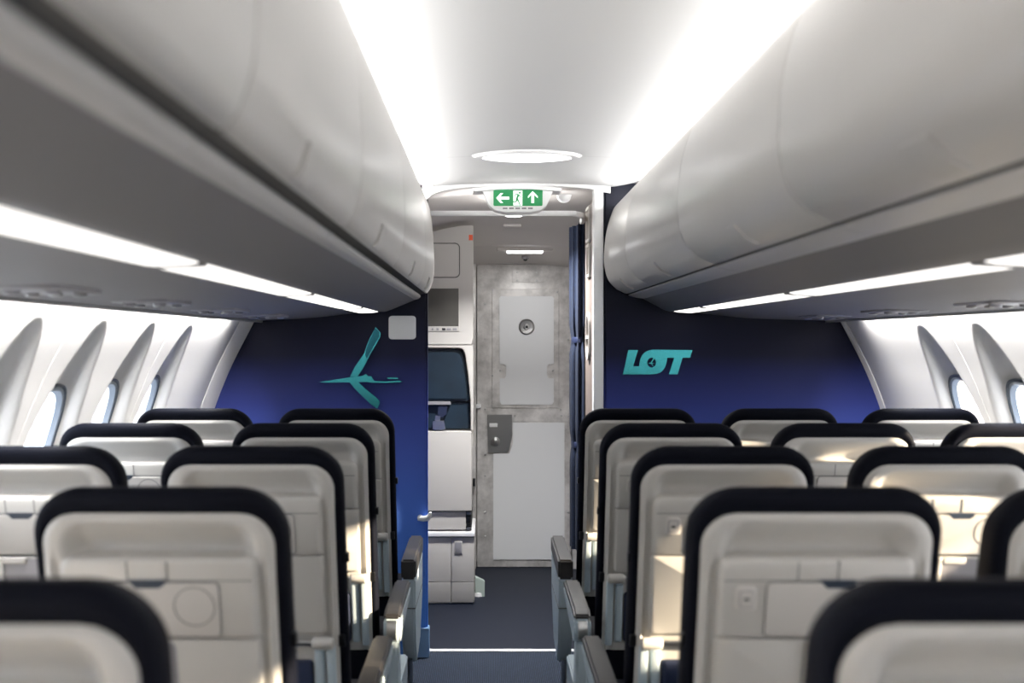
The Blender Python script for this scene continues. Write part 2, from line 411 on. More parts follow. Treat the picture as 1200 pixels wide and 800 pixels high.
for side, d in SIDES.items():
    s = d['s']
    face = spline(d['face'], 5); bk = d['back']
    # underside panel with edge return that hides the wall wash light
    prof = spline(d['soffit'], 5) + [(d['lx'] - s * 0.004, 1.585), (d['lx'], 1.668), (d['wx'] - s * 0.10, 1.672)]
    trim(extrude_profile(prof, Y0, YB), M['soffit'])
    bm = new(); e = d['lx']
    box(bm, min(e, e + s * 0.014), max(e, e + s * 0.014), Y0, YB, 1.568, 1.578, 0.003); trim(bm, M['rail'])
    a, z = d['seams'], None
    for k in range(len(a) - 1):
        if a[k + 1] < 0.6: continue
        y0, y1 = a[k] + 0.0025, a[k + 1] - 0.0025
        where = {2: 'nearest the camera', 3: 'second from the camera', 4: 'third from the camera', 5: 'last before the blue bulkhead', 1: 'above the camera, at the photo edge', 0: ''}[k]
        t = thing('overhead_bin', 'pale grey overhead bin on the %s side, %s' % (side, where), 'overhead bin', (0, y0, 0), 'overhead bins along the %s side' % side)
        L = y1 - y0
        closed = face + [(bk, 2.08), (bk, 1.71)] + [d['under'][1]]
        n = len(closed); cx = sum(p[0] for p in closed) / n; cz = sum(p[1] for p in closed) / n
        ring = lambda y, g: [(x + (cx - x) * g, y, zz + (cz - zz) * g) for x, zz in closed]
        last = (k == len(a) - 2)
        bm = new()
        if last: loft(bm, [ring(0, 0.006), ring(0.004, 0), ring(L - 0.03, 0), ring(L - 0.012, 0.015), ring(L, 0.05)])
        else: loft(bm, [ring(0, 0.006), ring(0.004, 0), ring(L - 0.004, 0), ring(L, 0.006)])
        obj('door', bm, M['bin'], t, angle=50)
        # recessed grip channel below the door, then the light rail
        g = [(d['under'][1][0], 1.706), (d['rail'][0][0] + s * -0.0, 1.698), (d['rail'][0][0] - s * 0.05, 1.698), (d['rail'][0][0] - s * 0.05, 1.72)]
        bm = new(); loft(bm, [[(x, yy, zz) for x, zz in g] for yy in (0, L)]); obj('grip_channel', bm, M['dark'], t)
        rl = spline(d['rail'], 4); cl = rl + [(d['rail'][-1][0] - s * 0.03, 1.70)]
        bm = new(); loft(bm, [[(x, yy, zz) for x, zz in cl] for yy in (0.001, L - 0.001)]); obj('lower_rail', bm, M['rail'], t)
        # latch
        ly = d['latch'][k] - y0
        if 0.1 < ly < L:
            bm = new(); fx = d['face']
            p0, p1, p2 = Vector((d['under'][1][0], d['under'][1][1])), Vector(fx[0]), Vector(fx[1])
            nrm = s
            prf = [p0 + (p1 - p0) * 0.25, p1, p1 + (p2 - p1) * 0.75]
            out = [(p.x + nrm * 0.006, p.y - 0.004) for p in prf]; inn = [(p.x - nrm * 0.006, p.y + 0.004) for p in prf]
            cl = out + inn[::-1]
            loft(bm, [[(x, yy, zz) for x, zz in cl] for yy in (ly - 0.055, ly + 0.055)])
            bmesh.ops.bevel(bm, geom=bm.edges[:], offset=0.003, segments=2, affect='EDGES')
            obj('latch', bm, M['bin'], t)
    # strip lights let into the underside
    js = [-1.9, -0.58, 0.72, 2.03, 3.32, 4.64, 5.34]
    xa, xb = d['strip']
    za, zb = interp_line(d['soffit'], xa) - 0.002, interp_line(d['soffit'], xb) - 0.002
    for k in range(1, len(js) - 1):
        ya, yb = js[k] + 0.03, js[k + 1] - 0.03
        w = {1: 'nearest the camera', 2: 'second from the camera', 3: 'third from the camera', 4: 'fourth from the camera', 5: 'short one touching the blue bulkhead'}[k]
        t = thing('strip_light', 'lit white strip under the %s bins, %s' % (side, w), 'strip light', ((xa + xb) / 2, ya, (za + zb) / 2), 'strip lights under the %s bins' % side)
        hx = (xb - xa) / 2; hz = (zb - za) / 2; L = yb - ya
        bm = new(); loft(bm, [[(-hx, yy, -hz), (-hx * .6, yy, -hz * .6 - 0.003), (hx * .6, yy, hz * .6 - 0.003), (hx, yy, hz), (hx, yy, hz + 0.01), (-hx, yy, -hz + 0.01)] for yy in (0, L)])
        obj('lens', bm, M['strip'], t)
        for yy in (-0.030, L + 0.002):
            bm = new(); loft(bm, [[(-hx, y2, -hz - 0.003), (hx, y2, hz - 0.003), (hx, y2, hz + 0.01), (-hx, y2, -hz + 0.01)] for y2 in (yy, yy + 0.028)])
            obj('end_cap', bm, M['soffit'], t)
    # passenger service units towards the wall
    for k, y in enumerate([1.55, 2.35, 3.1, 3.9, 4.7]):
        row = ['closest to the camera', 'second from the camera', 'third from the camera', 'fourth from the camera', 'next to the blue bulkhead'][k]
        xm = -0.90 if side == 'left' else 1.38
        zz = interp_line(d['soffit'], xm)
        t = thing('service_unit', 'grey reading light panel under the %s bins, %s' % (side, row), 'service unit', (xm, y, zz), 'service units under the %s bins' % side)
        bm = new(); t2 = rrect(-0.075, 0.075, -0.15, 0.15, 0.035)
        loft(bm, [[(x, v, 0.004) for x, v in t2], [(x, v, -0.003) for x, v in t2], [(x * .95, v * .96, -0.006) for x, v in t2]]); obj('cover', bm, M['psu'], t)
        for q in (-0.05, 0.0, 0.05):
            obj('reading_light', lathe(new(), [(0.012, -0.004), (0.015, -0.010), (0.010, -0.013), (0.006, -0.010)], (q, 0.06, 0), 'z', 16), M['silver'], t)
        for q in (-0.04, 0.04):
            obj('air_vent', lathe(new(), [(0.017, -0.004), (0.018, -0.009), (0.013, -0.014), (0.005, -0.014)], (q, -0.07, 0), 'z', 16), M['psu'], t)

# ------------------------------------------------------------------ bulkheads
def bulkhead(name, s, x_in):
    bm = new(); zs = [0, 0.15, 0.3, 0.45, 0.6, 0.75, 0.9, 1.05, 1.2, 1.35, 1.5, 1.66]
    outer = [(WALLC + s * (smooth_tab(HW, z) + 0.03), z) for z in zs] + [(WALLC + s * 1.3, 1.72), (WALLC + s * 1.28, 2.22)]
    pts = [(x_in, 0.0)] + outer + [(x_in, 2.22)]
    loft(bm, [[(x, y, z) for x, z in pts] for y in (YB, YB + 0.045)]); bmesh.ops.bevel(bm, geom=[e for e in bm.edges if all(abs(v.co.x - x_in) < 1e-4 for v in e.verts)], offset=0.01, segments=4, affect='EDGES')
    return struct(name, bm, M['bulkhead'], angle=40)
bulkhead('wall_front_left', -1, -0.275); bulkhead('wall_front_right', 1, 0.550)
# white edge post of the right partition, and the monument side behind it
post = tag(obj('partition_post', box(new(), 0.500, 0.548, YB - 0.02, YB + 0.06, 0, 2.196, 0.012, 3), M['hook']), 'tall white edge post of the right partition beside the aisle', 'post')
bm = box(new(), 0.500, 0.60, YB + 0.062, 5.86, 0, 2.14, 0.004); ward = tag(obj('wardrobe', bm, M['wardrobe']), 'brown grey wardrobe side panel behind the white partition post', 'wardrobe')
# dark trim posts at the top of the bulkheads beside the bins
t = tag(obj('bulkhead_bracket', box(new(), -0.312, -0.277, YB - 0.013, YB - 0.003, 1.99, 2.186, 0.008), M['blackp']), 'black upright bracket between the left bin end and the ceiling', 'bracket')
b2 = obj('bracket_foot', box(new(), -0.277, -0.258, YB - 0.013, YB - 0.004, 2.17, 2.184, 0.003), M['blackp'], t)
# frames on the wardrobe side
def side_ring(name, y0, y1, z0, z1, r, w, label, bars=()):
    t = thing(name, label, 'fitting', (0.4995, (y0 + y1) / 2, (z0 + z1) / 2))
    yc, zc = (y0 + y1) / 2, (z0 + z1) / 2
    o = rrect(y0 - yc, y1 - yc, z0 - zc, z1 - zc, r, 8); i = rrect(y0 - yc + w, y1 - yc - w, z0 - zc + w, z1 - zc - w, max(0.002, r - w), 8)
    bm = new(); loft(bm, [[(0, y, z) for y, z in o], [(-0.012, y, z) for y, z in o], [(-0.012, y, z) for y, z in i], [(0, y, z) for y, z in i]], False, False)
    obj('frame', bm, M['galley'], t)
    for z in bars: obj('crossbar', box(new(), -0.012, 0, y0 - yc + w * .5, y1 - yc - w * .5, z - zc - 0.008, z - zc + 0.008, 0.002), M['white'], t)
    return t
side_ring('placard_frame', 5.50, 5.66, 1.96, 2.13, 0.01, 0.014, 'upper rectangular white frame on the wardrobe side beside the curtain')
side_ring('placard_frame', 5.50, 5.66, 1.79, 1.95, 0.01, 0.014, 'lower rectangular white frame on the wardrobe side, above the oval handle')
side_ring('oval_handle', 5.50, 5.68, 1.39, 1.62, 0.088, 0.014, 'tall oval white ring handle on the wardrobe side below the frames', bars=(1.50,))

# kick plate, hook, intercom panel on the left bulkhead
bm = new(); box(bm, -0.372, -0.268, YB - 0.012, YB + 0.055, 0.0, 0.14, 0.008, 3); tag(obj('kick_plate', bm, M['paleblue']), 'pale blue kick plate on the lower aisle corner of the left bulkhead', 'kick plate')
t = thing('coat_hook', 'small white coat hook near the aisle edge of the left bulkhead', 'hook', (-0.30, YB, 0.655))
obj('base', lathe(new(), [(0.012, 0.0), (0.014, -0.006), (0.010, -0.010)], (-0.01, 0, 0.0), 'y', 20), M['hook'], t)
obj('arm', tube(new(), [(-0.02, -0.012, -0.002), (0.005, -0.016, -0.003), (0.025, -0.018, 0.0), (0.036, -0.02, 0.014), (0.038, -0.022, 0.028)], [0.011, 0.014, 0.014, 0.011, 0.007]), M['hook'], t)
x0, z1 = at(455.5, 370, YB); x1, z0 = at(487.5, 397.5, YB)
bm = plate(new(), rrect(x0, x1, z0, z1, 0.016), YB - 0.008, YB + 0.001, 0.003); tag(obj('wall_placard', bm, M['white']), 'blank rounded white square placard at the top of the left bulkhead', 'placard')

# crane emblem, teal metal, raised from the left bulkhead
def emb(pts, ox, oy, k): return [at(ox + x / k, oy + y / k, YB) for x, y in pts]
t = thing('crane_emblem', 'raised teal metal flying crane emblem on the left blue bulkhead', 'emblem', (0, YB, 0))
def prism(pts, y0, y1, bev=0.003):
    bm = new(); cl = [(x * 100, z * 100) for x, z in pts]; y0 *= 100; y1 *= 100; bev *= 100
    vs = [[bm.verts.new((x, y, z)) for x, z in cl] for y in (y0, y1)]
    n = len(cl)
    f0 = bm.faces.new(vs[0]); bm.faces.new(vs[1][::-1])
    for i in range(n): j = (i + 1) % n; bm.faces.new((vs[0][j], vs[0][i], vs[1][i], vs[1][j]))
    bm.normal_update()
    if bev: bmesh.ops.bevel(bm, geom=[e for e in f0.edges], offset=bev, segments=2, affect='EDGES')
    bm.normal_update()
    bmesh.ops.triangulate(bm, faces=[f for f in bm.faces if len(f.verts) > 4], ngon_method='EAR_CLIP')
    for v in bm.verts: v.co *= 0.01
    return bm
upper = [(430, 178), (448, 196), (460, 212), (460, 238), (430, 290), (395, 350), (370, 400), (345, 445), (318, 485), (270, 486), (300, 425), (335, 375), (360, 340), (372, 300), (392, 250)]
wing = prism(emb(upper, 360, 350, 5.333), -0.026, -0.004, 0.004)
obj('upper_wing', wing, M['teal'], t)
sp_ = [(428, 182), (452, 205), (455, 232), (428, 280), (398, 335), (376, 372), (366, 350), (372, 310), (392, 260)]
obj('wing_shade_facet', prism(emb(sp_, 360, 350, 5.333), -0.030, -0.024, 0.002), mat('teal_shadow_metal', (46, 110, 124), 0.3, 0.9), t)  # shaded part of the upper wing, put into a darker teal
body = [(78, 519), (140, 510), (200, 500), (280, 488), (350, 480), (372, 468), (385, 482), (405, 482), (413, 498), (425, 512), (500, 515), (580, 509), (598, 516), (580, 520), (500, 523), (415, 523), (380, 518), (300, 520), (200, 521), (140, 522)]
obj('body', prism(emb(body, 360, 350, 5.333), -0.034, -0.006, 0.002), M['teal'], t)
obj('head', prism(emb([(500, 490), (568, 491), (572, 500), (506, 500)], 360, 350, 5.333), -0.026, -0.012, 0.001), M['teal'], t)
lower = [(266, 519), (322, 519), (365, 560), (415, 600), (440, 620), (456, 640), (452, 662), (440, 685), (405, 662), (350, 610), (300, 560)]
obj('lower_wing', prism(emb(lower, 360, 350, 5.333), -0.024, -0.004, 0.004), M['teal'], t)
# lettering on the right bulkhead
t = thing('airline_lettering', 'raised teal slanted letters reading LOT on the right blue bulkhead', 'lettering', (0, YB, 0))
E = lambda p: emb(p, 690, 380, 7.5)
obj('letter_l', prism(E([(345, 225), (430, 225), (388, 366), (470, 368), (520, 400), (520, 438), (298, 438)]), -0.012, -0.001, 0.002), M['teal'], t)
def arc(cx, cy, rx, ry, a0, a1, n, sl=0.0): return [(cx + rx * cos(radians(a0 + (a1 - a0) * i / n)) - sl * ry * sin(radians(a0 + (a1 - a0) * i / n)), cy + ry * sin(radians(a0 + (a1 - a0) * i / n))) for i in range(n + 1)]
N = 48
outer = []
for i in range(N):
    a = 2 * pi * i / N; ca, sa = cos(a), sin(a); q = (abs(ca) ** 2.7 + abs(sa) ** 2.7) ** (-1 / 2.7)
    outer.append((562 + 118 * ca * q - 22 * sa * q, 330 + 108 * sa * q))
inner = [(548 + 38 * cos(2 * pi * i / N), 335 + 42 * sin(2 * pi * i / N)) for i in range(N)]
bm = new(); O, I = E(outer), E(inner)
loft(bm, [[(x, -0.0125, z) for x, z in I], [(x, -0.0125, z) for x, z in O], [(x, -0.001, z) for x, z in O], [(x, -0.001, z) for x, z in I], [(x, -0.0125, z) for x, z in I]], False, False)
obj('letter_o', bm, M['teal'], t)
obj('letter_t', prism(E([(560, 222), (908, 225), (886, 292), (820, 292), (778, 437), (700, 437), (746, 294), (660, 292)]), -0.013, -0.001, 0.002), M['teal'], t)
mini = prism(E([(562, 300), (572, 304), (552, 336), (584, 340), (552, 345), (572, 368), (564, 366), (540, 344), (514, 342), (541, 336)]), -0.010, -0.002, 0)
obj('round_crane_mark', mini, M['teal'], t)

# ------------------------------------------------------------------ ceiling light, exit sign, curtain rail
t = thing('ceiling_light', 'flush bowed lit white light in the cabin ceiling ahead of the exit sign', 'ceiling light', (0.16, 4.55, 2.2165))
def halfmoon(w, near, far, n=24):
    top = [(-w + 2 * w * i / n, -near * (1 - ((-1 + 2 * i / n) ** 2)) ** 0.6) for i in range(n + 1)]
    bot = [(w - 2 * w * i / n, far * (1 - ((1 - 2 * i / n) ** 2)) ** 0.9) for i in range(1, n)]
    return top + bot
hm = halfmoon(0.218, 0.12, 0.05); hi = halfmoon(0.175, 0.075, 0.075)
bm = new(); loft(bm, [[(x, y, 0.002) for x, y in hm], [(x, y, -0.004) for x, y in hm], [(x * .95, y * .93, -0.012) for x, y in hm]]); obj('fixture', bm, M['white'], t)
bm = new(); loft(bm, [[(x, y, -0.010) for x, y in hi], [(x, y, -0.016) for x, y in hi], [(x * .9, y * .9, -0.019) for x, y in hi]]); obj('lens', bm, M['lens'], t)

DS = 5.22
t = thing('exit_sign', 'green and white pictogram exit sign with left and up arrows under the ceiling', 'exit sign', (0, DS, 0))
cxs, zt = at(606.5, 219, DS)
def S(px, py): return at(px, py, DS)
hous = [(561, 221), (652, 221), (648, 224), (641, 240), (634, 246), (622, 248.5), (592, 248.5), (580, 246), (573, 240), (566, 224)]
pts = [S(*p) for p in hous]
obj('housing', prism(pts, 0.0, 0.10, 0.004), M['white'], t)
bz = [S(px, 217.5 + 3.6 * ((px - 606) / 52.0) ** 2) for px in range(554, 659, 4)]
bz2 = [S(px, 222.0 + 3.0 * ((px - 606) / 52.0) ** 2 - (1.2 if abs(px - 606) > 48 else 0)) for px in range(658, 553, -4)]
obj('cover_rim', prism(bz + bz2, -0.02, 0.12, 0.002), M['white'], t)
gx0, gz1 = S(578.3, 222.3); gx1, gz0 = S(635.8, 241.3)
bm = plate(new(), rrect(gx0, gx1, gz0, gz1, 0.006), -0.004, 0.002, 0.0008); obj('sign_face', bm, M['green'], t)
K = lambda p: [at(560 + x / 12, 210 + y / 12, DS) for x, y in p]
obj('door_symbol', prism(K([(498, 162), (625, 162), (625, 370), (498, 370)]), -0.0055, -0.003, 0), M['signw'], t)
obj('left_arrow', prism(K([(258, 265), (318, 197), (358, 197), (312, 247), (440, 247), (440, 285), (312, 285), (358, 335), (318, 335)]), -0.0055, -0.003, 0), M['signw'], t)
obj('up_arrow', prism(K([(770, 168), (842, 240), (842, 268), (790, 218), (790, 335), (752, 335), (752, 218), (704, 268), (704, 240)]), -0.0055, -0.003, 0), M['signw'], t)
bm = new()
def seg(bm, a, c, w0, w1, dy=0.0):
    a, c = Vector(a), Vector(c); n = Vector((-(c - a).y, (c - a).x)).normalized()
    q = K([tuple(a + n * w0), tuple(c + n * w1), tuple(c - n * w1), tuple(a - n * w0)])
    loft(bm, [[(x, y, z) for x, z in q] for y in (-0.0072 - dy, -0.0054)])
seg(bm, (572, 215), (548, 275), 14, 11); seg(bm, (548, 275), (538, 318), 10, 7, .0001); seg(bm, (538, 318), (490, 320), 6, 5, .0002)
seg(bm, (552, 275), (575, 320), 10, 7, .0003); seg(bm, (575, 320), (592, 365), 6, 5, .0001); seg(bm, (566, 212), (532, 212), 5, 5, .0004); seg(bm, (532, 212), (520, 240), 5, 4, .0002)
seg(bm, (576, 222), (595, 250), 5, 4, .0004); seg(bm, (595, 250), (622, 256), 4, 3, .0002)
q = K([(588 + 14 * cos(2 * pi * i / 14), 191 + 14 * sin(2 * pi * i / 14)) for i in range(14)]); loft(bm, [[(x, y, z) for x, z in q] for y in (-0.0075, -0.0054)])
obj('running_figure', bm, M['green'], t, smooth=False)
for px in (350, 440, 528, 616, 706):
    x0, z0 = at(560 + px / 12, 210 + 420 / 12, DS); x1, z1 = at(560 + (px + 66) / 12, 210 + 397 / 12, DS)
    obj('speaker_slot', box(new(), x0, x1, -0.003, 0.002, z0, z1, 0.001), M['psu'], t)
# dome light behind the sign, sensor dome
def dome(name, px, py, D, r, z, label, cat, m, flat=0.45):
    x, _ = at(px, py, D); return tag(obj(name, lathe(new(), [(r * 1.06, z), (r * 1.06, z - 0.006)] + [(r * cos(a), z - 0.006 - r * flat * sin(a)) for a in [i * pi / 16 for i in range(8)]], (x, D, 0), 'z'), m), label, cat)
dome('dome_light', 602, 250, 5.75, 0.125, 2.192, 'round lit white dome light on the vestibule ceiling behind the exit sign', 'dome light', M['dome'], 0.68)
dome('smoke_detector', 661, 228, 5.48, 0.034, 2.176, 'small round white detector dome to the right of the exit sign', 'detector', M['white'], 0.9)
area('vestibule_lamp', (0.136, 5.75, 2.096), 0.10, 0.10, 34, (0, 0, 0), spread=130)
area('vestibule_ceiling_fill', (0.10, 5.50, 2.104), 0.6, 0.014, 1.6, (pi + radians(-40), 0, 0))  # added fill light, unseen above the rail, to brighten the vestibule ceiling
area('door_lamp', (0.234, 7.02, 2.016), 0.2, 0.05, 3.0, (0, 0, 0))
# rail
t = thing('curtain_rail', 'slim white curtain rail across the aisle just beneath the exit sign', 'curtain rail', (0, 5.5, 0))
path = [(-0.285, 0, 2.091), (0.36, 0, 2.091), (0.42, 0.01, 2.09), (0.46, 0.05, 2.086), (0.475, 0.12, 2.08), (0.478, 0.28, 2.08)]
path = spline(path, 5)
bm = new(); rings = []
for i, p in enumerate(path):
    p = Vector(p); dd = (Vector(path[min(i + 1, len(path) - 1)]) - Vector(path[max(i - 1, 0)])).normalized(); n = Vector((-dd.y, dd.x, 0)).normalized()
    rings.append([p + n * u + Vector((0, 0, v)) for u, v in ((-0.010, -0.009), (-0.008, -0.012), (0.008, -0.012), (0.010, -0.009), (0.010, 0.012), (-0.010, 0.012))])
loft(bm, rings); obj('track', bm, M['white'], t)
obj('end_bracket', box(new(), -0.30, -0.283, -0.02, 0.02, 2.065, 2.115, 0.004), M['white'], t)
# curtain
t = thing('curtain', 'gathered dark blue curtain hanging beside the wardrobe, right of the cockpit door', 'curtain', (0, 5.95, 0))
bm = new(); rings = []
for i in range(46):
    z = 0.42 + (2.085 - 0.42) * i / 45
    pinch = 1 - 0.22 * math.exp(-((z - 1.487) / 0.05) ** 2) - 0.18 * math.exp(-((z - 0.95) / 0.05) ** 2)
    ring = []
    for k in range(40):
        a = 2 * pi * k / 40; fold = 1 + 0.16 * sin(9 * a + 0.6 * sin(2 * z)) + 0.05 * sin(4 * a + z)
        ring.append((0.478 + 0.042 * pinch * fold * cos(a), 0.115 * fold * pinch * sin(a), z - (0.015 if cos(a) < -0.3 and i > 44 else 0)))
    rings.append(ring)
loft(bm, rings); obj('cloth', bm, M['curtain'], t, angle=70)
for z in (1.487, 0.95):
    bm = new(); loft(bm, [[(0.475 + 0.034 * k * cos(2 * pi * i / 24), 0.098 * k * sin(2 * pi * i / 24), z + dz) for i in range(24)] for k, dz in ((1, -0.016), (1.04, -0.012), (1.04, 0.012), (1, 0.016))]); obj('tie_band', bm, M['belt'], t)

# ------------------------------------------------------------------ cockpit door and its frame
DD = 7.54
dr = bpy.data.objects.new('door_1', None); C.objects.link(dr); dr.location = (0, DD, 0); dr['kind'] = 'structure'
def W(px, py): return at(px, py, DD)
x0, z1 = W(559, 310); x1, z0 = W(669.5, 664)
obj('leaf', box(new(), x0, x1, 0.0, 0.04, z0, z1, 0.003), M['alu'], dr)
def dplate(name, p0, p1, y, m, r=0.003, bev=0.002):
    xa, zb = W(*p0); xb, za = W(*p1); return obj(name, plate(new(), rrect(xa, xb, za, zb, r), y, 0.001, bev), m, dr)
dplate('upper_frame', (576.5, 338.5), (655, 478), -0.006, M['alu'], 0.004)
dplate('middle_band', (571, 478.5), (666, 494), -0.0045, M['alu'], 0.002)
up = [(585, 349), (587, 347), (647, 347), (649, 349), (649, 426.5), (643, 426.5), (641, 429), (641, 440), (643, 443), (649, 443), (649, 471), (646.5, 474), (588, 474), (585.5, 471), (585.5, 443), (591, 443), (593, 440), (593, 429), (591, 427), (585.5, 427)]
obj('upper_panel', prism([W(*p) for p in up], -0.012, -0.004, 0.002), M['dpanel'], dr)
lw = [(601, 495), (661.5, 495), (661.5, 655.5), (578, 655.5), (578, 531), (597, 531), (601, 520)]
obj('lower_panel', prism([W(*p) for p in lw], -0.008, 0.0, 0.002), M['dpanel'], dr)
lk = [(571, 485.5), (600, 485.5), (600, 510), (596.5, 527), (594, 530), (572, 530)]
lp = obj('lock_plate', prism([W(*p) for p in lk], -0.016, 0.0, 0.002), M['steel'], dr)
cx, cz = W(580.5, 517); obj('lock_knob', lathe(new(), [(0.030, -0.014), (0.030, -0.022), (0.024, -0.028), (0.018, -0.030), (0.016, -0.048), (0.008, -0.054)], (cx, 0, cz)), M['silver'], lp)
xa, za = W(573.5, 500); xb, zb = W(583, 495.5); obj('lock_slot', box(new(), xa, xb, -0.022, -0.012, za, zb, 0.002), M['white'], lp)
cx, cz = W(617, 383); pe = obj('peephole_disc', lathe(new(), [(0.052, -0.008), (0.052, -0.014), (0.042, -0.022), (0.020, -0.020), (0.016, -0.030), (0.010, -0.030)], (cx, 0, cz)), M['silver'], dr)
obj('peephole_lens', lathe(new(), [(0.010, -0.026), (0.009, -0.031), (0.002, -0.033)], (cx, 0, cz)), M['blackp'], pe)
for px, py in ((568.5, 356), (568.5, 397), (666, 340), (666, 398), (606, 328.5), (629, 328.5), (606, 319), (629, 319), (653, 342), (577, 480.5), (603.5, 487), (657, 480), (658, 487), (666, 488), (568.5, 479), (568.5, 532), (568.5, 557), (568.5, 600), (568.5, 628), (666, 600), (586, 434), (648, 434), (577, 440)):
    cx, cz = W(px, py); obj('rivet', lathe(new(), [(0.006, 0.0), (0.006, -0.009), (0.003, -0.011)], (cx, 0, cz), n=10), M['silver'], dr)
dplate('header_plate', (600, 316), (637, 331), -0.004, M['alu'])
dplate('side_bracket', (555.5, 473), (563.5, 478), -0.03, M['white'])
# frame posts
xa, _ = W(545, 0); xb, _ = W(558.5, 0)
bm = box(new(), xa, xb - 0.004, DD - 0.05, DD + 0.03, 0, 1.99, 0.006); box(bm, xa + 0.03, xa + 0.045, DD - 0.07, DD - 0.05, 0, 1.98, 0.003); box(bm, -0.20, 0.62, DD - 0.03, DD + 0.03, 1.985, 2.03, 0.006)
xc, _ = W(670, 0); box(bm, xc + 0.002, 0.618, DD - 0.05, DD + 0.03, 0, 1.99, 0.006); trim(bm, M['alu'])
# small light and camera over the door
DL = 7.02
x, z = at(615, 294.5, DL)
t = thing('door_light', 'small lit bar light on the lowered ceiling above the cockpit door', 'light', (x, DL, 2.048))
obj('lens', box(new(), -0.11, 0.11, -0.03, 0.03, -0.030, -0.014, 0.008, 3), M['lens'], t)
obj('fixture', box(new(), -0.17, 0.17, -0.045, 0.045, -0.018, 0.006, 0.006, 3), M['vest'], t)
x, z = at(615.5, 303, 7.30)
t = thing('security_camera', 'tiny round dark camera dome directly above the cockpit door', 'camera', (x, 7.28, 2.02))
obj('housing', lathe(new(), [(0.022, 0.01), (0.024, -0.012), (0.018, -0.02)], (0, 0, 0), 'z'), M['psu'], t); obj('eye', lathe(new(), [(0.015, -0.016), (0.012, -0.028), (0.004, -0.033)], (0, 0, 0), 'z'), M['blackp'], t)
x, z = at(600, 263, 6.6); tag(obj('ceiling_hatch', box(new(), x - 0.05, x + 0.05, 6.50, 6.56, 2.128, 2.142, 0.004), M['vest']), 'small rectangular hatch in the vestibule ceiling below the curtain rail', 'hatch')

# ------------------------------------------------------------------ galley monument (left of the door)
DG = 6.49
def G(px, py): return at(px, py, DG)
xr, _ = G(554.5, 0); XL = -1.15
# upper cabinet with bowed top
t = thing('upper_cabinet', 'cream upper galley cabinet with rounded locker door behind the left bulkhead', 'cabinet', (0, DG, 0))
top = [G(502, 273), (G(520, 268)), (G(540, 264.5)), (G(554.5, 264))]
z395 = G(0, 395)[1]; z404 = G(0, 404)[1]
zc_ = G(0, 330)[1]
pts = [(XL, G(0, 284)[1]), (-0.5, G(0, 279)[1])] + top + [(xr, z395), (xr - 0.012, z404), (XL, z404)]
obj('body', prism(pts, 0, 0.12, 0.004), M['galley'], t); obj('carcass', box(new(), XL, xr - 0.004, 0.12, 0.5, z404 + 0.01, zc_, 0.004), M['galley'], t)
x1, z1 = G(538, 285.5); x0, z0 = G(0, 324.5); dd = rrect(-0.52, x1, z0, z1, 0.024)
obj('door_gap', plate(new(), rrect(-0.525, x1 + 0.005, z0 - 0.005, z1 + 0.005, 0.028), -0.001, 0.004), M['dark'], t); obj('door', plate(new(), dd, -0.006, 0.002, 0.003), M['galley'], t)
x1, z1 = G(537.5, 338); _, z0 = G(0, 382); mon = thing('wall_monitor', 'dark grey switched-off screen set in the cream galley cabinet', 'monitor', (0, DG, 0))
obj('bezel', plate(new(), rrect(-0.50, x1 + 0.004, z0 - 0.03, z1 + 0.004, 0.004), -0.006, 0.001, 0.002), M['galley'], mon)
obj('screen', plate(new(), rrect(-0.49, x1, z0, z1, 0.002), -0.009, -0.004, 0.001), M['monitor'], mon)
for px, w in ((507, 2), (513, 3), (520, 4), (526, 5), (533, 5)):
    xa, zb = G(px - w / 2, 384.3); xb, za = G(px + w / 2, 386.8); obj('button', box(new(), xa, xb, -0.009, -0.004, za, zb, 0.001), M['blackp'] if px == 520 else M['psu'], mon)
xa, za = G(549.5, 281.5); xb, zb = G(554, 275); tag(obj('orange_placard', box(new(), xa, xb, DG - 0.004, DG + 0.001, za, zb, 0.001), M['orange']), 'tiny orange placard at the top right corner of the galley cabinet', 'placard')
# niche with jump seat
t = thing('galley_niche', 'cream recessed niche panel surrounding the dark teal jump seat', 'niche panel', (0, DG, 0))
zn0, zn1 = G(0, 504)[1], z404 - 0.001
obj('back_panel', box(new(), XL, xr, 0.14, 0.5, zn0 - 0.1, zn1, 0.003), M['galley'], t)
fr = [(554.5, 404.5), (554.5, 504), (551.8, 504), (551.6, 470), (549, 440), (545.5, 416), (543, 409.5), (538, 407.5), (502, 407.5), (470, 407.5), (470, 404.5)]
obj('surround', prism([G(*p) for p in fr], 0.0, 0.14, 0.003), M['galley'], t)
t = thing('jump_seat', 'folded dark teal attendant jump seat with padded headrest in the galley niche', 'jump seat', (0, DG, 0))
hr = [(400, 409), (534, 409), (541, 412), (545, 425), (548, 445), (550, 462), (550, 468), (546, 470.5), (400, 470.5)]
bm = prism([G(*p) for p in hr], 0.03, 0.135, 0.016); obj('headrest', bm, M['jseat'], t)
obj('backrest', prism([G(*p) for p in [(400, 472), (550.5, 472), (551, 503.5), (400, 503.5)]], 0.06, 0.135, 0.006), M['jseat'], t)
obj('belt_bar', prism([G(*p) for p in [(480, 470.5), (528, 470.5), (528, 474.5), (480, 474.5)]], 0.02, 0.06, 0.002), M['psu'], t)
for dx in (0, -28):
    bl = obj('belt', prism([G(px + dx, py) for px, py in [(513, 475), (524, 475), (523, 486), (518, 490), (512, 489)]], 0.03, 0.06, 0.003), M['belt'], t)
    obj('buckle', prism([G(px + dx, py) for px, py in [(507, 494), (520, 493), (522, 503.5), (507, 503.5)]], 0.0, 0.05, 0.003), M['silver'], bl)
    obj('buckle_tongue', prism([G(px + dx, py) for px, py in [(510, 487), (516, 488), (515, 495), (509, 495)]], 0.02, 0.035, 0.001), M['silver'], bl)
x1, z1 = G(553, 505); _, z0 = G(0, 598)
